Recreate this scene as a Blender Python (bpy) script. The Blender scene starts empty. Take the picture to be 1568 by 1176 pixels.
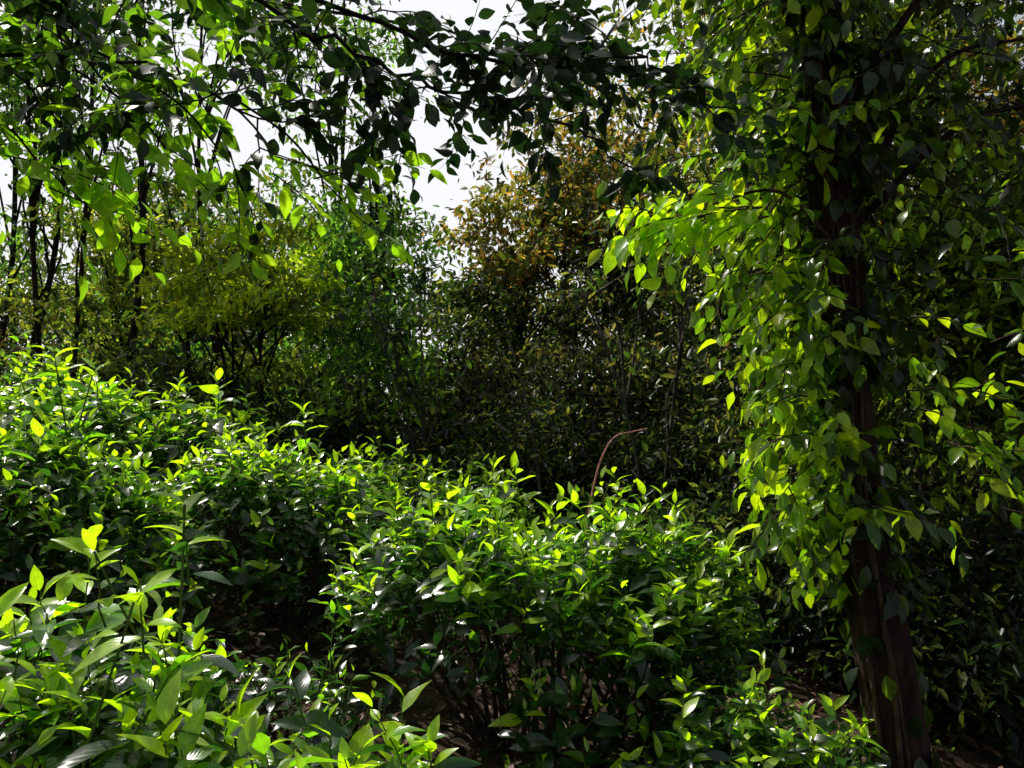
import bpy, math, numpy as np
from mathutils import Vector
rng=np.random.default_rng(11)
scene=bpy.context.scene
def V(*a): return np.array(a,dtype=float)
def nrm(a): return a/np.maximum(np.linalg.norm(a,axis=-1,keepdims=True),1e-9)

# ------------------------------------------------------------------ materials
def leaf_mat(name,trans=0.5,rough=0.32,tk=(3.2,3.5,1.2),spec=0.5,veins=True):
    m=bpy.data.materials.new(name); m.use_nodes=True
    nt=m.node_tree; N=nt.nodes; L=nt.links; N.clear()
    out=N.new('ShaderNodeOutputMaterial'); mix=N.new('ShaderNodeMixShader')
    pr=N.new('ShaderNodeBsdfPrincipled'); tr=N.new('ShaderNodeBsdfTranslucent')
    at=N.new('ShaderNodeAttribute'); at.attribute_name='Col'
    mul=N.new('ShaderNodeMix'); mul.data_type='RGBA'; mul.blend_type='MULTIPLY'; mul.inputs[0].default_value=1
    mul.inputs[7].default_value=(*tk,1); mul.clamp_result=False
    tc=N.new('ShaderNodeTexCoord'); no=N.new('ShaderNodeTexNoise'); no.inputs['Scale'].default_value=35
    L.new(tc.outputs['Object'],no.inputs['Vector'])
    mr=N.new('ShaderNodeMapRange'); mr.inputs[1].default_value=.3; mr.inputs[2].default_value=.7; mr.inputs[3].default_value=.75; mr.inputs[4].default_value=1.2
    L.new(no.outputs[0],mr.inputs[0])
    m2=N.new('ShaderNodeMix'); m2.data_type='RGBA'; m2.blend_type='MULTIPLY'; m2.inputs[0].default_value=1; m2.clamp_result=False
    L.new(at.outputs['Color'],m2.inputs[6]); L.new(mr.outputs[0],m2.inputs[7])
    col=m2.outputs[2]
    if veins:
        lu=N.new('ShaderNodeAttribute'); lu.attribute_name='luv'
        sp=N.new('ShaderNodeSeparateXYZ'); L.new(lu.outputs['Vector'],sp.inputs[0])
        ab=N.new('ShaderNodeMath'); ab.operation='ABSOLUTE'; L.new(sp.outputs[1],ab.inputs[0])
        a=N.new('ShaderNodeMath'); a.operation='MULTIPLY_ADD'; L.new(ab.outputs[0],a.inputs[0]); a.inputs[1].default_value=-.45; L.new(sp.outputs[0],a.inputs[2])
        b=N.new('ShaderNodeMath'); b.operation='MULTIPLY'; L.new(a.outputs[0],b.inputs[0]); b.inputs[1].default_value=40
        s=N.new('ShaderNodeMath'); s.operation='SINE'; L.new(b.outputs[0],s.inputs[0])
        p=N.new('ShaderNodeMath'); p.operation='MULTIPLY_ADD'; L.new(s.outputs[0],p.inputs[0]); p.inputs[1].default_value=.35; L.new(no.outputs[0],p.inputs[2])
        bu=N.new('ShaderNodeBump'); bu.inputs['Strength'].default_value=.16; bu.inputs['Distance'].default_value=.002
        L.new(p.outputs[0],bu.inputs['Height']); L.new(bu.outputs[0],pr.inputs['Normal'])
        rib=N.new('ShaderNodeMapRange'); rib.inputs[1].default_value=0; rib.inputs[2].default_value=.05; rib.inputs[3].default_value=1.5; rib.inputs[4].default_value=1
        L.new(ab.outputs[0],rib.inputs[0])
        m3=N.new('ShaderNodeMix'); m3.data_type='RGBA'; m3.blend_type='MULTIPLY'; m3.inputs[0].default_value=1; m3.clamp_result=False
        L.new(col,m3.inputs[6]); L.new(rib.outputs[0],m3.inputs[7]); col=m3.outputs[2]
    L.new(col,pr.inputs['Base Color']); L.new(col,mul.inputs[6]); L.new(mul.outputs[2],tr.inputs['Color'])
    pr.inputs['Roughness'].default_value=rough
    pr.inputs['Specular IOR Level'].default_value=spec
    mix.inputs[0].default_value=trans
    L.new(pr.outputs[0],mix.inputs[1]); L.new(tr.outputs[0],mix.inputs[2]); L.new(mix.outputs[0],out.inputs['Surface'])
    return m
def bark_mat(name,c1,c2,scale=18):
    m=bpy.data.materials.new(name); m.use_nodes=True
    nt=m.node_tree; N=nt.nodes; L=nt.links; pr=N['Principled BSDF']
    tc=N.new('ShaderNodeTexCoord'); mp=N.new('ShaderNodeMapping'); mp.inputs['Scale'].default_value=(1,1,.3)
    no=N.new('ShaderNodeTexNoise'); no.inputs['Scale'].default_value=scale; no.inputs['Detail'].default_value=8
    L.new(tc.outputs['Object'],mp.inputs[0]); L.new(mp.outputs[0],no.inputs['Vector'])
    cr=N.new('ShaderNodeValToRGB'); cr.color_ramp.elements[0].position=.35; cr.color_ramp.elements[1].position=.68
    cr.color_ramp.elements[0].color=(*c1,1); cr.color_ramp.elements[1].color=(*c2,1)
    L.new(no.outputs[0],cr.inputs[0]); L.new(cr.outputs[0],pr.inputs['Base Color'])
    bu=N.new('ShaderNodeBump'); bu.inputs['Strength'].default_value=1; bu.inputs['Distance'].default_value=.035
    L.new(no.outputs[0],bu.inputs['Height']); L.new(bu.outputs[0],pr.inputs['Normal'])
    pr.inputs['Roughness'].default_value=.9; pr.inputs['Specular IOR Level'].default_value=.2
    return m
M_tea=leaf_mat('tea_leaf',.5,.25,(2.9,3.2,.8),1.0)
M_vine=leaf_mat('vine_leaf',.5,.28,(3.2,3.3,.8),.6)
M_over=leaf_mat('canopy_leaf',.45,.38,(3.0,3.3,1.0),.4)
M_overd=leaf_mat('shaded_canopy_leaf',.18,.42,(1.8,2.4,1.0),.25)  # canopy shade built into the leaf: low translucency
M_far=leaf_mat('tree_leaf',.45,.32,(2.9,2.9,1.0),.3,veins=False)
M_dry=leaf_mat('dry_leaf',.2,.6,(1.5,1.3,1.0),.3,veins=False)
M_bark=bark_mat('bark_dark',(.008,.006,.004),(.034,.023,.016))
M_barkr=bark_mat('bark_reddish',(.008,.004,.003),(.045,.022,.014),22)
M_bark2=bark_mat('bark_grey',(.04,.035,.03),(.13,.11,.09),25)
M_twig=bark_mat('twig_bark',(.03,.018,.012),(.09,.058,.036),40)
M_green=bark_mat('green_stem',(.06,.10,.02),(.12,.17,.04),30)
M_pink=bark_mat('pink_stem',(.5,.18,.17),(.7,.34,.30),60)

# ------------------------------------------------------------------ mesh builders
def raw_mesh(name,verts,faces_flat,sizes,mat,parent=None,col=None,luv=None,smooth=True):
    me=bpy.data.meshes.new(name)
    me.vertices.add(len(verts)); me.vertices.foreach_set('co',np.asarray(verts,dtype=np.float32).ravel())
    me.loops.add(len(faces_flat)); me.loops.foreach_set('vertex_index',np.asarray(faces_flat,dtype=np.int32))
    me.polygons.add(len(sizes)); st=np.concatenate([[0],np.cumsum(sizes)[:-1]]).astype(np.int32)
    me.polygons.foreach_set('loop_start',st)
    me.polygons.foreach_set('use_smooth',np.full(len(sizes),smooth))
    me.update(calc_edges=True)
    if col is not None:
        a=me.attributes.new('Col','FLOAT_COLOR','POINT'); a.data.foreach_set('color',np.asarray(col,dtype=np.float32).ravel())
    if luv is not None:
        a=me.attributes.new('luv','FLOAT_VECTOR','POINT'); a.data.foreach_set('vector',np.asarray(luv,dtype=np.float32).ravel())
    me.materials.append(mat)
    ob=bpy.data.objects.new(name,me); scene.collection.objects.link(ob)
    if parent: ob.parent=parent
    return ob
U=[.10,.28,.48,.68,.86]; Wd=[.42,.86,1.0,.80,.40]
hv=[(0,0)]
for u,w in zip(U,Wd): hv+= [(u,-w),(u,0),(u,w)]
hv.append((1,0)); HV=np.array(hv,float)
hf=[[0,2,1],[0,3,2]]
for i in range(4):
    a=1+3*i
    hf+= [[a,a+1,a+4,a+3],[a+1,a+2,a+5,a+4]]
hf+=[[13,14,16],[14,15,16]]
LV=np.array([(0,0),(.3,-.85),(.68,-.75),(1,0),(.68,.75),(.3,.85)],float)
lf=[[0,3,2,1],[0,5,4,3]]
class Leaves:
    def __init__(s): s.P=[];s.D=[];s.N=[];s.L=[];s.W=[];s.C=[];s.K=[]
    def add(s,P,D,N,L,W,C,K=None):
        P=np.atleast_2d(P); n=len(P)
        s.P.append(P); s.D.append(np.broadcast_to(D,(n,3))); s.N.append(np.broadcast_to(N,(n,3)))
        s.L.append(np.broadcast_to(L,(n,))); s.W.append(np.broadcast_to(W,(n,))); s.C.append(np.broadcast_to(C,(n,3)))
        s.K.append(np.broadcast_to(.2 if K is None else K,(n,)))
    def build(s,name,mat,parent=None,hi=True):
        if not s.P: return
        P=np.concatenate(s.P);D=nrm(np.concatenate(s.D));N=np.concatenate(s.N);L=np.concatenate(s.L);W=np.concatenate(s.W);C=np.concatenate(s.C);K=np.concatenate(s.K)
        S=nrm(np.cross(D,N)); N=nrm(np.cross(S,D))
        T,F=(HV,hf) if hi else (LV,lf)
        n=len(P);k=len(T)
        u=T[:,0][None,:,None]; v=T[:,1][None,:,None]
        fold=rng.uniform(.1,.55,(n,1,1)); wav=rng.uniform(-.25,.25,(n,1,1))
        L3=L[:,None,None];W3=(W/2)[:,None,None]
        side=rng.uniform(-.12,.12,(n,1,1))
        pos=P[:,None,:]+D[:,None,:]*L3*(u)+S[:,None,:]*(W3*v+side*L3*u*u)+N[:,None,:]*(fold*np.abs(v)*W3-K[:,None,None]*L3*u*u+wav*v*W3*np.sin(u*6))
        C=np.clip(C,0.002,1)
        col=np.concatenate([np.repeat(C[:,None,:],k,1),np.ones((n,k,1))],2)
        luv=np.concatenate([np.broadcast_to(T[None],(n,k,2)),np.zeros((n,k,1))],2)
        sizes1=np.array([len(f) for f in F]); flat1=np.concatenate([np.array(f) for f in F])
        flat=(flat1[None]+(np.arange(n)*k)[:,None]).ravel()
        return raw_mesh(name,pos.reshape(-1,3),flat,np.tile(sizes1,n),mat,parent,col.reshape(-1,4),luv.reshape(-1,3) if hi else None)
class Tubes:
    def __init__(s): s.v=[];s.f=[];s.n=0
    def add(s,pts,r0,r1,k=5,rad=None,lump=0):
        pts=np.asarray(pts,float); m=len(pts)
        t=nrm(np.gradient(pts,axis=0)); ref=np.where(np.abs(t[:,2:3])>.9,V(1,0,0),V(0,0,1))
        a=nrm(np.cross(t,ref)); b=np.cross(t,a)
        for i in range(1,m):
            a[i]=a[i-1]-t[i]*np.dot(a[i-1],t[i]); a[i]/=max(np.linalg.norm(a[i]),1e-9); b[i]=np.cross(t[i],a[i])
        R=np.linspace(r0,r1,m) if rad is None else np.asarray(rad)
        th=np.arange(k)*2*np.pi/k
        RR=R[:,None]*(1+lump*rng.uniform(-1,1,(m,k)))
        ring=pts[:,None,:]+RR[:,:,None]*(np.cos(th)[None,:,None]*a[:,None,:]+np.sin(th)[None,:,None]*b[:,None,:])
        s.v.append(ring.reshape(-1,3))
        i=np.arange(m-1)[:,None]*k; j=np.arange(k)[None]; j2=(j+1)%k
        s.f.append((np.stack([i+j,i+j2,i+k+j2,i+k+j],-1).reshape(-1,4)+s.n)); s.n+=m*k
    def build(s,name,mat,parent=None):
        if not s.v: return
        f=np.concatenate(s.f); return raw_mesh(name,np.concatenate(s.v),f.ravel(),np.full(len(f),4),mat,parent)
def empty(name):
    e=bpy.data.objects.new(name,None); e.empty_display_size=.2; scene.collection.objects.link(e); return e
def smooth_path(ctrl,n=12):
    c=np.asarray(ctrl,float); 
    if len(c)==2: return np.linspace(c[0],c[1],n)
    c=np.vstack([2*c[0]-c[1],c,2*c[-1]-c[-2]]); out=[]
    per=max(2,n//(len(c)-3))
    for i in range(1,len(c)-2):
        t=np.linspace(0,1,per,endpoint=False)[:,None]
        out.append(.5*((2*c[i])+(-c[i-1]+c[i+1])*t+(2*c[i-1]-5*c[i]+4*c[i+1]-c[i+2])*t**2+(-c[i-1]+3*c[i]-3*c[i+1]+c[i+2])*t**3))
    out.append(c[-2][None]); return np.vstack(out)
def pick(n,cols,w=None,jit=.2):
    cols=np.array(cols,float); idx=rng.choice(len(cols),n,p=w)
    return cols[idx]*rng.uniform(1-jit,1+jit,(n,1))*rng.uniform(.92,1.08,(n,3))

# ------------------------------------------------------------------ terrain
def ground_z(x,y):
    x=np.asarray(x,float);y=np.asarray(y,float)
    near=-.17*np.clip(x,-7,6)
    drop=-.10*np.clip(y-9,0,70)
    return near*np.exp(-np.clip(y-12,0,None)/25)+drop+.04*np.sin(x*2.3+y)*np.cos(y*1.7)+.02*np.sin(x*7+1)*np.sin(y*6)
ax=np.unique(np.concatenate([-np.geomspace(12,400,22)[::-1],np.linspace(-12,12,121),np.geomspace(12,400,22)]))
ay=np.unique(np.concatenate([-np.geomspace(6,400,22)[::-1],np.linspace(-6,24,151),np.geomspace(24,400,22)]))
X,Y=np.meshgrid(ax,ay); Z=ground_z(X,Y)
nx,ny=len(ax),len(ay)
i,j=np.meshgrid(np.arange(nx-1),np.arange(ny-1)); q=(j*nx+i)
F=np.stack([q,q+1,q+nx+1,q+nx],-1).reshape(-1,4)
gm=bark_mat('forest_soil',(.015,.010,.006),(.06,.036,.022),6)
raw_mesh('ground',np.stack([X,Y,Z],-1).reshape(-1,3),F.ravel(),np.full(len(F),4),gm)
lt=Leaves(); n=13000
x=rng.uniform(-5,5,n); y=rng.uniform(.8,9.5,n); p=np.stack([x,y,ground_z(x,y)+rng.uniform(.005,.05,n)],1)
d=rng.normal(0,1,(n,3)); d[:,2]*=.25
nn=rng.normal(0,.35,(n,3))+V(0,0,1)
lt.add(p,nrm(d),nn,rng.uniform(.04,.11,n),rng.uniform(.02,.05,n),pick(n,[(.13,.065,.035),(.19,.11,.065),(.06,.033,.022),(.22,.15,.11)]),rng.uniform(-.3,.4,n))
lt.build('leaf_litter',M_dry)
lt=Leaves()
for q in range(700):
    cx,cy=rng.uniform(-4,5.5),rng.uniform(1.2,9)
    m=int(rng.integers(5,16)); hgt=rng.uniform(.05,.3)
    p=np.stack([rng.normal(cx,.07,m),rng.normal(cy,.07,m),np.zeros(m)],1); p[:,2]=ground_z(p[:,0],p[:,1])+rng.uniform(.02,1,m)*hgt
    d=rng.normal(0,.7,(m,3))+V(0,0,.3)
    lt.add(p,nrm(d),rng.normal(0,.35,(m,3))+V(0,0,1),rng.uniform(.04,.10,m),rng.uniform(.02,.04,m),pick(m,[(.04,.09,.015),(.09,.16,.02),(.025,.05,.012)]),rng.uniform(0,.4,m))
lt.build('ground_cover_weeds',M_far,hi=False)

# ------------------------------------------------------------------ tea bushes
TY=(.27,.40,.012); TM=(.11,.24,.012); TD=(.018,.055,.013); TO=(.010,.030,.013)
def tea_shoot(lv,st,top,tilt,size,nl,young=1.0,tall=.16):
    ax=nrm(V(*tilt)+V(0,0,1)); base=top-ax*tall
    pts=np.linspace(base,top,5)+np.vstack([np.zeros(3),rng.normal(0,.004,(4,3))])
    st.add(pts,.0035,.0015,4)
    ph=rng.uniform(0,6.28)
    for k in range(nl):
        f=k/(nl-1) if nl>1 else 1
        a=ph+k*2.4
        el=math.radians(5+58*f**1.5+rng.uniform(-16,16))
        side=V(math.cos(a),math.sin(a),0)
        d=nrm(side*math.cos(el)+ax*math.sin(el))
        n=nrm(ax*math.cos(el)-side*math.sin(el)+rng.normal(0,.22,3))
        L=size*(1-.42*f**2.5)*rng.uniform(.65,1.3)
        g=f+rng.uniform(-.3,.3)-(1-young)*.7
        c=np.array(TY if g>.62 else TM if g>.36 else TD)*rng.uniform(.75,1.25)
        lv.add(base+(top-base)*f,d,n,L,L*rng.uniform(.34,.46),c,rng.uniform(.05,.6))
def tea_bush(cx,cy,rx,ry,h,dens=230,size=.085,young=1.0,tallp=.05,side=1.0):
    root=empty('tea_bush'); lv=Leaves(); st=Tubes(); wd=Tubes()
    area=math.pi*rx*ry; n=int(area*dens)
    ph=rng.uniform(0,6,4)
    def top(x,y):
        r=math.hypot((x-cx)/rx,(y-cy)/ry)
        return float(ground_z(x,y))+h*(1-.36*min(r,1.15)**4)+.08*math.sin(5*x+ph[0])*math.cos(4.3*y+ph[1])+.055*math.sin(11*x+ph[2])*math.sin(9*y+ph[3])
    for _ in range(n):
        a=rng.uniform(0,6.283); r=math.sqrt(rng.uniform(0,1.15))
        r*=1+.14*math.sin(3*a+ph[0])+.10*math.sin(5*a+ph[1])
        x=cx+rx*r*math.cos(a); y=cy+ry*r*math.sin(a)
        z=top(x,y)+rng.normal(0,.065)
        tl=.16
        if rng.random()<tallp: z+=rng.uniform(.07,.26); tl=.3
        ti=(rng.normal(0,.25)+.45*r**3*math.cos(a),rng.normal(0,.25)+.45*r**3*math.sin(a),0)
        tea_shoot(lv,st,V(x,y,z),ti,size*rng.uniform(.7,1.2),int(rng.integers(5,8)) if tl<.2 else 9,young*rng.uniform(.5,1.15)-.25*max(0,r-.8)*3,tl)
    m=int(n*4.0*side)
    a=rng.uniform(0,6.283,m); r=np.sqrt(rng.uniform(.05,1.15,m)); dep=rng.uniform(.08,1,m)**1.3*h*.7
    rr=r*(1-.35*(dep/h))
    x=cx+rx*rr*np.cos(a); y=cy+ry*rr*np.sin(a)
    z=np.array([top(xx,yy) for xx,yy in zip(x,y)])-dep
    p=np.stack([x,y,z],1)
    out=np.stack([np.cos(a),np.sin(a),np.zeros(m)],1)
    d=nrm(out*.6+rng.normal(0,.6,(m,3))+V(0,0,.05)); nn=nrm(V(0,0,1)+out*.3+rng.normal(0,.4,(m,3)))
    L=size*rng.uniform(.6,1.1,m)
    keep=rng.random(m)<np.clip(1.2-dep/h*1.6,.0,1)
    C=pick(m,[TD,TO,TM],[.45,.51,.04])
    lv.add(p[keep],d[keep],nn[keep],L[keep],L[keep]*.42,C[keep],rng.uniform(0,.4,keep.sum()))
    for q in range(int(10+area*9)):
        a=rng.uniform(0,6.283); r=math.sqrt(rng.uniform(0,.85))
        tx,ty=cx+rx*r*math.cos(a),cy+ry*r*math.sin(a); b=V(cx+(tx-cx)*.35+rng.normal(0,.04),cy+(ty-cy)*.35+rng.normal(0,.04),0); b[2]=float(ground_z(b[0],b[1]))-.03
        t=V(tx,ty,top(tx,ty)-.12); mid=b*.5+t*.5+rng.normal(0,.05,3)
        path=smooth_path([b,mid,t],10); wd.add(path,.014,.004,5)
        for s in range(4):
            i0=int(rng.integers(3,8)); e=path[i0]+V(rng.normal(0,.13),rng.normal(0,.13),rng.uniform(.1,.3)); e[2]=min(e[2],top(e[0],e[1])-.08)
            wd.add(smooth_path([path[i0],(path[i0]+e)/2+rng.normal(0,.02,3),e],6),.006,.002,4)
    lv.build('leaves',M_tea,root); st.build('shoots',M_green,root); wd.build('woody_stems',M_twig,root)
    return root
tea_bush(-1.4,2.1,.66,.50,.78,155,.13,1.15,.12)
tea_bush(-.45,1.82,.56,.42,.78,170,.125,1.15,.08)
tea_bush(-1.0,1.3,.45,.28,.66,180,.12,1.0,.03)
tea_bush(-.85,2.95,.50,.34,.48,140,.085,.5,.08)
tea_bush(.12,3.75,.92,.68,1.0,180,.118,1.15,.09)
tea_bush(.80,4.35,.60,.56,.98,165,.115,1.05,.12)
tea_bush(-2.75,4.05,1.20,.68,.98,170,.125,1.15,.13)
tea_bush(-1.35,4.9,.78,.66,1.0,165,.115,1.15,.12)
tea_bush(-3.1,5.9,1.6,.85,1.08,120,.125,1.15,.13)
tea_bush(-.75,6.3,1.2,.8,.80,120,.115,1.15,.10)
tea_bush(.98,3.05,.44,.38,.62,200,.095,.95,.06)
tea_bush(.62,2.3,.40,.28,.36,180,.095,.85,.06)
tea_bush(1.25,2.45,.36,.28,.44,170,.095,.9,.06)
def tall_plant(base,tops,size=.105):
    root=empty('tea_seedling'); lv=Leaves(); st=Tubes()
    for t in tops:
        t=V(*t); b=V(*base)+rng.normal(0,.03,3); b[2]=float(ground_z(b[0],b[1]))
        path=smooth_path([b,(b+t)/2+V(rng.normal(0,.05),rng.normal(0,.05),0),t],10); st.add(path,.006,.003,5)
        tea_shoot(lv,st,t,(rng.normal(0,.1),rng.normal(0,.1),0),size,9,1.3,.2)
    lv.build('leaves',M_tea,root); st.build('stems',M_green,root)
tall_plant((-.85,1.95,0),[(-.76,1.85,1.42),(-.82,1.75,1.26),(-1.05,2.0,1.28)],.12)
tall_plant((-2.3,4.0,0),[(-2.3,4.0,1.86),(-2.15,4.1,1.78),(-1.55,4.2,1.72),(-1.8,4.3,1.68),(-1.2,4.6,1.55),(-2.6,4.2,1.75)],.15)
tall_plant((0,4.1,0),[(-.1,4.1,1.28),(.02,4.2,1.25),(.55,4.3,1.22)],.12)

# ------------------------------------------------------------------ sprays
def spray(lv,tb,start,d,length,nl,size,droop,cols,w=None,hang=.5,asp=.5,r=.004,wig=.08,nj=.4):
    n=10; pts=[np.array(start,float)]; dd=nrm(np.array(d,float))
    for i in range(n):
        dd=nrm(dd+V(0,0,-droop/n)+rng.normal(0,wig,3)); pts.append(pts[-1]+dd*length/n)
    pts=np.array(pts); tb.add(pts,r,r*.3,4)
    for k in range(nl):
        f=.12+.88*k/max(nl-1,1); x=f*n; i=min(int(x),n-1); p=pts[i]+(pts[i+1]-pts[i])*(x-i); t=nrm(pts[i+1]-pts[i])
        s=nrm(np.cross(t,V(0,0,1))+rng.normal(0,.25,3))*(1 if k%2 else -1)
        if k==nl-1: s=s*.1
        ld=nrm(s*.9+t*.65+V(0,0,-hang*rng.uniform(.2,1.5))+rng.normal(0,.22,3))
        nn=nrm(V(0,0,1)+rng.normal(0,nj,3)+s*.1)
        L=size*rng.uniform(.65,1.2)*(1-.25*f)
        pet=p+ld*.012
        lv.add(pet,ld,nn,L,L*asp*rng.uniform(.88,1.1),pick(1,cols,w)[0],rng.uniform(.05,.45))
    return pts
# ------------------------------------------------------------------ overhanging tree (upper left)
root=empty('overhanging_tree'); lv=Leaves(); ld_=Leaves(); tb=Tubes()
trunk=smooth_path([(-3.3,.9,.4),(-3.2,1.0,1.7),(-3.0,1.2,2.7),(-2.8,1.4,4.4)],16); tb.add(trunk,.13,.07,12,lump=.06)
limbs=[smooth_path([(-3.0,1.2,2.6),(-1.9,1.9,2.95),(-1.2,2.1,2.76),(-.6,2.25,2.80),(-.1,2.3,2.64),(.35,2.4,2.70),(.62,2.5,2.58)],42),
       smooth_path([(-3.0,1.2,2.6),(-1.9,2.4,2.95),(-1.1,2.8,3.08),(-.4,3.0,3.05),(.35,3.0,2.92)],30),
       smooth_path([(-3.1,1.1,2.3),(-2,2.0,2.72),(-1.6,2.1,2.58),(-1.1,2.25,2.62),(-.7,2.35,2.46)],30),
       smooth_path([(-.75,2.25,2.8),(-.3,2.4,2.62),(.05,2.45,2.56),(.35,2.5,2.40)],24)]
for l,r in zip(limbs,(.012,.012,.010,.007)):
    l+=rng.normal(0,.009,l.shape); tb.add(l,r,.003,7)
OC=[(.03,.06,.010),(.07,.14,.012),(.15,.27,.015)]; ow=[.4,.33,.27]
ODC=[(.011,.026,.010),(.022,.045,.013)]  # darkened leaf colours, overhead shade painted in
for li,l in enumerate(limbs):
    for q in range([54,36,46,20][li]):
        i=int(rng.integers(6 if li<3 else 1,len(l))); s=l[min(i,len(l)-1)]
        if -.52<s[0]<-.28 and li<2 and rng.random()<.55: continue
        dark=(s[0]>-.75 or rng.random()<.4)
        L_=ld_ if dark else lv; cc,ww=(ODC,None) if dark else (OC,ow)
        d=V(rng.normal(.25,.8),rng.normal(.0,.5),rng.normal(-.1,.45)); Ls=rng.uniform(.18,.42)
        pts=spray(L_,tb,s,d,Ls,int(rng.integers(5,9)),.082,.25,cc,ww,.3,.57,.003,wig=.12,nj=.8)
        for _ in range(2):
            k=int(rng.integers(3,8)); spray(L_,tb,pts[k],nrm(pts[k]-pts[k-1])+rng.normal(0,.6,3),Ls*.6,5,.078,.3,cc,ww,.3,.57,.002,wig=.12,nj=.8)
LIT=[(.16,.30,.015),(.23,.36,.015)]
for s,d,Ls in [((-1.45,2.25,2.36),(.6,.1,-.2),.35),((-1.25,2.2,2.42),(.4,0,-.8),.4),((-1.3,2.2,2.3),(.7,0,-.3),.4),((-1.0,2.3,2.38),(.4,.1,-.5),.35),((-.85,2.3,2.38),(.5,.1,-.8),.35),((-.7,2.35,2.38),(.8,.1,-.4),.35),((-1.6,2.2,2.5),(.5,0,-.4),.4),((-.55,2.3,2.3),(.6,0,-.2),.3),((-1.1,2.2,2.5),(.3,0,-.5),.35)]:
    tb.add(smooth_path([V(*s)+V(-.25,-.02,.22),V(*s)+V(-.1,0,.12),V(*s)],6),.004,.003,4)
    for _ in range(3): spray(lv,tb,V(*s)+rng.normal(0,.02,3),V(*d)+rng.normal(0,.35,3),Ls,8,.088,.3,LIT,None,.2,.52,.0025,nj=.5)
lv.build('leaves',M_over,root); ld_.build('shade_toned_leaves',M_overd,root); tb.build('trunk_and_branches',M_bark,root)

# ------------------------------------------------------------------ vine covered tree (right)
root=empty('vine_covered_tree'); lv=Leaves(); tb=Tubes(); vt=Tubes()
tp=smooth_path([(1.54,3.0,-.45),(1.43,3.0,.5),(1.30,3.02,1.3),(1.26,3.05,2.1),(1.20,3.1,3.0),(1.3,3.2,4.2),(1.5,3.4,5.6)],36)
tb.add(tp,.112,.05,18,lump=.12)
for s in range(7):
    ph=rng.uniform(0,6.28); q=tp[::1].copy(); rr=np.linspace(.112,.055,len(q))
    a=ph+np.linspace(0,rng.uniform(-4,4),len(q)); q[:,0]+=np.cos(a)*rr; q[:,1]+=np.sin(a)*rr; vt.add(q,rng.uniform(.006,.012),.005,5,lump=.15)
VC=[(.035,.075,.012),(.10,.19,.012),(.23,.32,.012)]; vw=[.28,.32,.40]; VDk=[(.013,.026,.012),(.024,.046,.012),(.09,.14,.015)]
def at_z(z): 
    i=int(np.argmin(abs(tp[:,2]-z))); return tp[i].copy()
profL=[(.7,.25),(1.0,.40),(1.42,.62),(1.8,.50),(2.0,.60),(2.2,.85),(2.4,.80),(2.6,.65),(3.0,.72),(3.5,.9)]
for q in range(158):
    z=rng.uniform(.85,3.7); reach=np.interp(z,[a for a,_ in profL],[b for _,b in profL])
    right=rng.random()<.34
    a=rng.uniform(-2.2,2.2)
    d=V(-math.cos(a*.6),math.sin(a)*.8+(.25 if z<2 else 0),rng.uniform(-.3,.45))
    if right: d[0]=abs(d[0]); reach*=.62
    Ls=reach*rng.uniform(.55,1.15)
    sz=rng.uniform(.075,.12); 
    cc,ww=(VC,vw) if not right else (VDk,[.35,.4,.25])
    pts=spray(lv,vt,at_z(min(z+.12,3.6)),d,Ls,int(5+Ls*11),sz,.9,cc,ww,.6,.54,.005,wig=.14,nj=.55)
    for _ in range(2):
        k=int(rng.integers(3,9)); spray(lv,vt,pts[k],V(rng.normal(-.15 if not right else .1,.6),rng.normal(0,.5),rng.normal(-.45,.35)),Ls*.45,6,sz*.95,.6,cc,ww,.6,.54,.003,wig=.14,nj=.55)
vt.add(smooth_path([(1.24,3.0,2.2),(1.0,2.98,2.42),(.72,2.95,2.36)],10),.009,.005,5)
for q in range(18):
    spray(lv,vt,V(rng.uniform(.62,.95),2.95,2.35)+rng.normal(0,.05,3),(-.9,rng.normal(0,.4),rng.normal(-.1,.35)),rng.uniform(.2,.45),7,.12,.7,[(.20,.33,.012),(.28,.38,.012)],None,.5,.52,.004,nj=.5)
for q in range(26):
    spray(lv,vt,V(rng.uniform(1.6,2.1),rng.uniform(3.1,3.4),rng.uniform(1.15,2.2)),(rng.normal(.3,.5),rng.normal(-.2,.4),rng.normal(-.1,.4)),rng.uniform(.2,.4),7,.10,.6,VC,vw,.5,.5,.004,wig=.12,nj=.5)
for q in range(280):
    z=rng.uniform(.0,4.0); c=at_z(z); a=rng.uniform(0,6.28); o=V(math.cos(a),math.sin(a),0)
    if o[1]<-.3 and z<1.9 and rng.random()<.45: continue
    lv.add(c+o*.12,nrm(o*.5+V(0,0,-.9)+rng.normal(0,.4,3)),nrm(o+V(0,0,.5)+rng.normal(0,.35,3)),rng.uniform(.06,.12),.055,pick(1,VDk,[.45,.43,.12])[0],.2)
ends=[(.2,3.0,3.5),(.6,3.6,3.9),(2.0,3.0,3.9),(2.6,3.6,3.4),(1.9,4.2,4.4),(.9,2.5,4.0),(2.7,2.6,4.2),(1.5,4.3,3.5),(2.1,3.2,3.1),(2.4,3.0,2.7)]
for e in ends:
    e=V(*e); s=at_z(rng.uniform(2.6,3.5) if e[2]>3.2 else 2.2); l=smooth_path([s,(s+e)/2+V(0,0,.25)+rng.normal(0,.06,3),e],14); tb.add(l,.018,.005,7)
    for q in range(14):
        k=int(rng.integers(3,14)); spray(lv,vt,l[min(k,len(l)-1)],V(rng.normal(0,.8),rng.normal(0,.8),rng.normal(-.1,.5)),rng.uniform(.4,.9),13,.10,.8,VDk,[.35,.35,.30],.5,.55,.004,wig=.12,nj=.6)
lv.build('vine_leaves',M_vine,root); tb.build('trunk',M_barkr,root); vt.build('vine_stems',M_twig,root)

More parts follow.
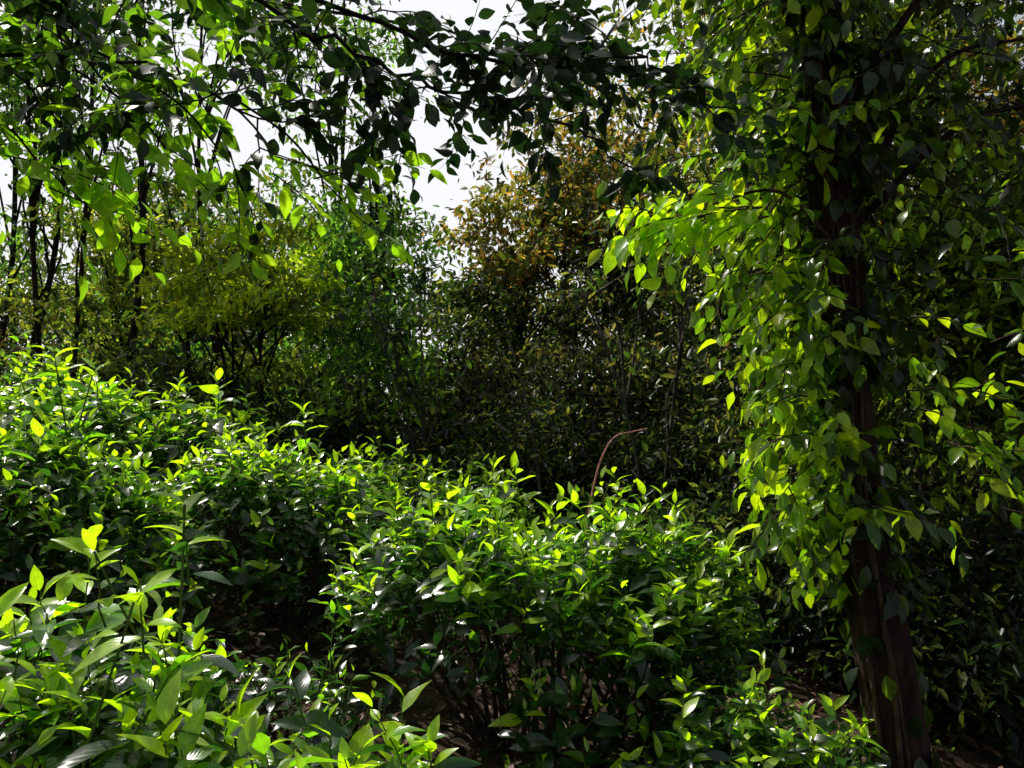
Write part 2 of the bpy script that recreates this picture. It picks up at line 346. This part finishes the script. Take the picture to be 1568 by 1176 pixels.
# ------------------------------------------------------------------ mid distance trees
def crown(lv,tb,base,c,R,K,sub,nl,size,cols,w,flat=1.0,hang=.2,sig=.16,r=.03,shell=.45,asp=.45):
    c=V(*c);R=V(*R)
    for k in range(K):
        dv=nrm(rng.normal(0,1,3)); rad=rng.uniform(shell,1.15)
        cc=c+dv*R*rad
        s=base[int(rng.integers(len(base)//2,len(base)))]
        if s[2]>cc[2]: 
            low=base[base[:,2]<cc[2]-.1]
            if len(low): s=low[int(rng.integers(max(0,len(low)-6),len(low)))]
        l=smooth_path([s,(s+cc)/2+V(0,0,.1*np.linalg.norm(cc-s))+rng.normal(0,.08,3),cc],9); tb.add(l,r*.6,r*.15,5)
        clr=rng.uniform(.35,1.5)
        spread=R.mean()*.33
        for q in range(sub):
            e=cc+rng.normal(0,spread,3)*V(1,1,.7*flat)
            i0=int(rng.integers(4,len(l))); tb.add(np.array([l[i0],(l[i0]+e)/2+rng.normal(0,.03,3),e]),r*.14,r*.05,3)
            m=int(nl*rng.uniform(.4,1.5))
            p=e+rng.normal(0,sig,(m,3))*V(1,1,.55*flat)
            out=nrm(p-c)
            d=nrm(out*.3+rng.normal(0,.7,(m,3))+V(0,0,-hang)); nn=nrm(V(0,0,1)+rng.normal(0,.5,(m,3)))
            Lz=size*rng.uniform(.6,1.3,m)
            lv.add(p,d,nn,Lz,Lz*asp,pick(m,cols,w)*clr,rng.uniform(0,.4,m))
def tree(name,trunks,crowns,mat=None,bark=None,tr=.06):
    root=empty(name); lv=Leaves(); tb=Tubes(); paths=[]
    for t in trunks:
        t=[V(*q) for q in t]; t[0][2]=float(ground_z(t[0][0],t[0][1]))-.1
        p=smooth_path(t,20); tb.add(p,tr*1.15,tr*.3,8,lump=.06); paths.append(p)
    for i,cw in enumerate(crowns):
        crown(lv,tb,paths[i%len(paths)],**cw)
    lv.build('foliage',mat or M_far,root,hi=False); tb.build('trunk_and_limbs',bark or M_bark,root)
YG=[(.28,.34,.05),(.33,.37,.06),(.14,.22,.04),(.06,.10,.03)]; G=[(.07,.17,.035),(.14,.27,.05),(.03,.07,.025)]
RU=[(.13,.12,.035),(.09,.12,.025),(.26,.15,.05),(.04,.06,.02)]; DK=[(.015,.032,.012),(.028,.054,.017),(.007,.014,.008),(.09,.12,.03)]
DG=[(.022,.045,.017),(.04,.08,.022),(.010,.020,.010),(.13,.14,.04)]
GR=[(.03,.042,.02),(.10,.09,.045),(.012,.02,.012)]
BRW=[(.14,.09,.035),(.06,.08,.02),(.22,.13,.05)]
C=lambda c,R,K,sub,nl,size,cols,w=None,**k: dict(c=c,R=R,K=K,sub=sub,nl=nl,size=size,cols=cols,w=w,**k)
tree('feathery_acacia_tree',[[(-5.4,11,0),(-5.5,11,2.2),(-5.3,11,4.6)],[(-4.4,10.6,0),(-4.3,10.6,2.0),(-4.5,10.6,3.8)],[(-5.0,10.2,0),(-4.9,10.2,1.6),(-5.2,10.2,3.2)]],[C((-5.7,10.8,3.2),(1.3,1.0,1.4),13,7,38,.12,YG,flat=.4,asp=.34),C((-4.3,10.4,3.3),(.9,.9,1.3),12,7,38,.12,YG,flat=.4,asp=.34),C((-5.2,10.0,2.3),(1.4,.7,.6),7,6,34,.12,YG,flat=.4,asp=.34)],tr=.045)
tree('yellow_green_sapling',[[(-2.75,8.6,0),(-2.7,8.6,1.5),(-2.8,8.6,3.4)],[(-2.8,8.6,0),(-3.0,8.6,1.4),(-3.3,8.6,2.9)]],[C((-2.85,8.6,3.0),(.75,.6,.8),12,7,34,.12,[(.32,.38,.02),(.25,.34,.02),(.12,.2,.02)],flat=.4,asp=.34),C((-2.8,8.5,2.2),(.8,.5,.5),7,6,30,.12,YG,flat=.4,asp=.34)],tr=.03)
tree('slender_green_tree',[[(-1.0,9.6,0),(-1.15,9.8,1.6),(-1.7,10,3.2),(-1.8,10,4.6)],[(-1.05,9.6,0),(-1.4,9.8,2),(-1.5,10,3.9)]],[C((-1.95,10,4.0),(.6,.7,1.3),12,7,36,.11,G),C((-1.75,9.5,2.5),(.65,.7,1.1),12,7,34,.11,G)],tr=.035)
tree('green_sapling',[[(-.85,7.7,0),(-1.0,7.7,1.3),(-1.55,7.8,2.9)],[(-.8,7.7,0),(-.85,7.7,1.2),(-.9,7.8,2.6)],[(-.9,7.7,0),(-1.2,7.7,.9),(-1.7,7.7,1.9)]],[C((-1.3,7.8,2.6),(.4,.3,.6),6,4,18,.10,G,sig=.14),C((-1.0,7.8,2.2),(.3,.3,.7),5,4,16,.10,G,sig=.14),C((-1.45,7.7,1.6),(.5,.4,.45),6,4,11,.11,[(.2,.34,.02),(.1,.2,.02)],sig=.14)],bark=M_bark2,tr=.017)
tree('bare_sapling',[[(1.3,7.4,0),(1.1,7.4,1.3),(.5,7.5,3.0)],[(1.3,7.4,0),(1.5,7.4,1.5),(1.75,7.5,3.1)],[(.3,7.2,0),(.2,7.2,1.2),(-.1,7.3,2.4)]],[C((.9,7.5,2.6),(.7,.4,.5),5,4,12,.09,DG,sig=.14),C((1.6,7.5,2.6),(.5,.4,.6),5,4,12,.09,DG,sig=.14)],bark=M_bark2,tr=.018)
tree('rusty_leaved_tree',[[(-.1,12.4,0),(.1,12.4,2.5),(.6,12.4,4.8)],[(1.2,12.6,0),(1.5,12.6,3),(2.2,12.5,6.2)]],[C((0.35,12.2,4.2),(1.1,1.1,.9),17,7,38,.14,RU,[.3,.35,.22,.13]),C((2.0,12.4,5.0),(1.5,1.2,1.6),24,7,38,.14,RU,[.25,.50,.12,.13]),C((.75,11.8,3.0),(1.3,1,.9),12,7,38,.13,DG),C((2.4,11.8,3.6),(1.7,1,1.2),14,7,38,.13,DG)],tr=.10)
tree('dark_forest_tree',[[(-2.4,14.5,0),(-2.5,14.5,2.5),(-2.7,14.5,4.8)]],[C((-3.3,14.5,2.8),(1.4,1,1.6),13,8,34,.16,DG)],tr=.08)
tree('dark_forest_tree',[[(1.0,14.5,0),(1.0,14.5,2.5),(1.0,14.5,4.6)]],[C((1.6,14.5,2.0),(2.0,1,1.8),20,8,38,.16,DK)],tr=.08)
tree('dark_forest_tree',[[(-5,14,0),(-5,14,2.5),(-5,14,5.0)]],[C((-5.2,14,2.6),(2.0,1,1.8),15,8,34,.16,G)],tr=.08)
for nm,x,y,t in [('slender_tree',-6.3,10.3,.05),('slender_tree',-5.95,9.9,.04),('slender_tree',-5.3,9.5,.035),('slender_tree',-4.35,9.2,.05),('slender_tree',-3.6,9.6,.035),('slender_tree',-2.45,10.6,.04),('slender_tree',-6.9,10.8,.05)]:
    x2=x+rng.normal(0,.15)
    tree(nm,[[(x,y,0),(x+rng.normal(0,.08),y,1.8),(x2,y,3.4),(x2+rng.normal(0,.1),y,5.5),(x2+.1,y,7.5)]],[C((x+.1,y+.2,5.9),(.9,.9,1.3),7,6,22,.11,G),C((x,y+.4,6.9),(1.0,1,1.0),4,7,20,.11,DK),C((x,y,3.9),(.5,.5,.7),3,4,16,.11,G)],tr=t)
for x,y,h,rx,cl in [(-3.6,8.0,1.1,1.1,DK),(-2.1,8.2,1.2,1.1,DK),(-.6,9.1,1.7,1.1,GR),(.6,8.8,2.1,1.2,GR),(1.9,8.6,2.3,1.3,DG),(3.0,8.0,2.6,1.3,DK),(1.1,8.0,1.1,.9,DK),(-.2,7.9,1.1,.9,DG),(2.1,6.6,1.5,1.0,DG),(-5.2,8.2,.9,1.2,DG),(-6.6,9.0,1.2,1.3,BRW),(-.8,10.8,2.1,1.1,DK),(1.1,10.6,2.9,1.3,GR),(2.9,10.4,3.4,1.4,DG),(2.7,5.4,1.0,.6,DK),(3.6,5.8,1.3,.9,DG),(2.3,6.0,1.3,.9,DK),(4.6,6.6,1.8,1.2,DK)]:
    g=float(ground_z(x,y))
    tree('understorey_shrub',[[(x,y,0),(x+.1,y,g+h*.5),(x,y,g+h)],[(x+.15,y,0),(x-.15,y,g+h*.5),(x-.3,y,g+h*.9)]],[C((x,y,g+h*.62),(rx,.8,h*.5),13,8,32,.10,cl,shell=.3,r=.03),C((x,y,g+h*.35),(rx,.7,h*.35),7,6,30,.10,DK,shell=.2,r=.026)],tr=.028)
for x,y,z,R,cl in [(3.0,5.6,2.6,(1.1,1.0,1.7),DG),(3.9,6.4,3.8,(1.3,1.2,2.0),RU),(2.4,7.2,3.3,(1.1,1.0,1.6),DG),(3.2,4.5,1.9,(.8,.7,1.1),[(.06,.11,.015),(.16,.24,.015),(.02,.035,.015)]),(4.6,7.6,2.6,(1.6,1.2,2.4),DK),(2.6,9.6,4.6,(1.7,1.3,2.0),RU),(4.2,9.4,6,(2,1.5,2.4),DK),(2.2,5.2,4.3,(.9,.9,1.0),[(.12,.16,.02),(.05,.08,.02)])]:
    tree('forest_tree',[[(x,y,0),(x-.1,y,z*.5),(x+.1,y,z+R[2]*.6)]],[C((x,y,z),R,21,8,42,.095,cl,shell=.25,hang=.3)],tr=.045)
root=empty('background_forest'); lv=Leaves(); tb=Tubes()
for q in range(44):
    y=rng.uniform(17,28); x=rng.uniform(-20,17)
    if -.15<x/y<-.06: continue
    g=float(ground_z(x,y)); H=rng.uniform(4.5,6.5)+(3 if x/y>.15 else 0)
    p=smooth_path([(x,y,g-.1),(x+.1,y,g+H*.5),(x,y,g+H)],14); tb.add(p,.14,.04,6)
    crown(lv,tb,p,(x,y,g+H*.6),(2.0,1.6,H*.42),14,8,24,.25,[(.02,.045,.015),(.04,.07,.02),(.08,.09,.03)],None,r=.06,sig=.32,shell=.3)
lv.build('foliage',M_far,root,hi=False); tb.build('trunks',M_bark2,root)
tb=Tubes(); tb.add(smooth_path([(.42,4.6,.75),(.46,4.6,1.05),(.52,4.62,1.27),(.60,4.65,1.39),(.70,4.65,1.42),(.79,4.65,1.44)],24),.008,.004,6)
ob=tb.build('arching_bramble_stem',M_pink)

# ------------------------------------------------------------------ light, sky, camera
az=math.radians(-44); el=math.radians(50)
sd=Vector((math.sin(az)*math.cos(el),math.cos(az)*math.cos(el),math.sin(el)))
sl=bpy.data.lights.new('sun','SUN'); sl.energy=5; sl.angle=math.radians(.5); sl.color=(1,.95,.86)
so=bpy.data.objects.new('sun',sl); so.rotation_euler=sd.to_track_quat('Z','Y').to_euler(); scene.collection.objects.link(so)
w=bpy.data.worlds.new('World'); scene.world=w; w.use_nodes=True; nt=w.node_tree; N=nt.nodes; L=nt.links
bg=N['Background']; sk=N.new('ShaderNodeTexSky'); sk.sky_type='NISHITA'; sk.sun_disc=False
sk.sun_elevation=el; sk.sun_rotation=az; sk.dust_density=5; sk.air_density=1.5; sk.ozone_density=1
hs=N.new('ShaderNodeHueSaturation'); hs.inputs['Saturation'].default_value=.5
L.new(sk.outputs[0],hs.inputs['Color'])
# thin bright cloud veil on the sun side of the sky
tc=N.new('ShaderNodeTexCoord'); dp=N.new('ShaderNodeVectorMath'); dp.operation='DOT_PRODUCT'
v=Vector((-.25,.90,.35)).normalized(); dp.inputs[1].default_value=v; L.new(tc.outputs['Generated'],dp.inputs[0])
cn=N.new('ShaderNodeTexNoise'); cn.inputs['Scale'].default_value=3; cn.inputs['Detail'].default_value=5; L.new(tc.outputs['Generated'],cn.inputs['Vector'])
ad=N.new('ShaderNodeMath'); ad.operation='MULTIPLY_ADD'; L.new(cn.outputs[0],ad.inputs[0]); ad.inputs[1].default_value=.15; L.new(dp.outputs['Value'],ad.inputs[2])
mr=N.new('ShaderNodeMapRange'); mr.interpolation_type='SMOOTHSTEP'; mr.inputs[1].default_value=.72; mr.inputs[2].default_value=.98; L.new(ad.outputs[0],mr.inputs[0])
mx=N.new('ShaderNodeMix'); mx.data_type='RGBA'; L.new(mr.outputs[0],mx.inputs[0]); L.new(hs.outputs[0],mx.inputs[6]); mx.inputs[7].default_value=(8.0,8.1,8.4,1)
L.new(mx.outputs[2],bg.inputs[0]); bg.inputs[1].default_value=.12
cam=bpy.data.cameras.new('camera'); cam.lens=28; cam.sensor_width=36; cam.clip_end=1500; cam.clip_start=.05
co=bpy.data.objects.new('camera',cam); co.location=(0,0,1.7); co.rotation_euler=(math.radians(90),0,0); scene.collection.objects.link(co); scene.camera=co
scene.view_settings.view_transform='Standard'; scene.view_settings.look='None'; scene.view_settings.exposure=0
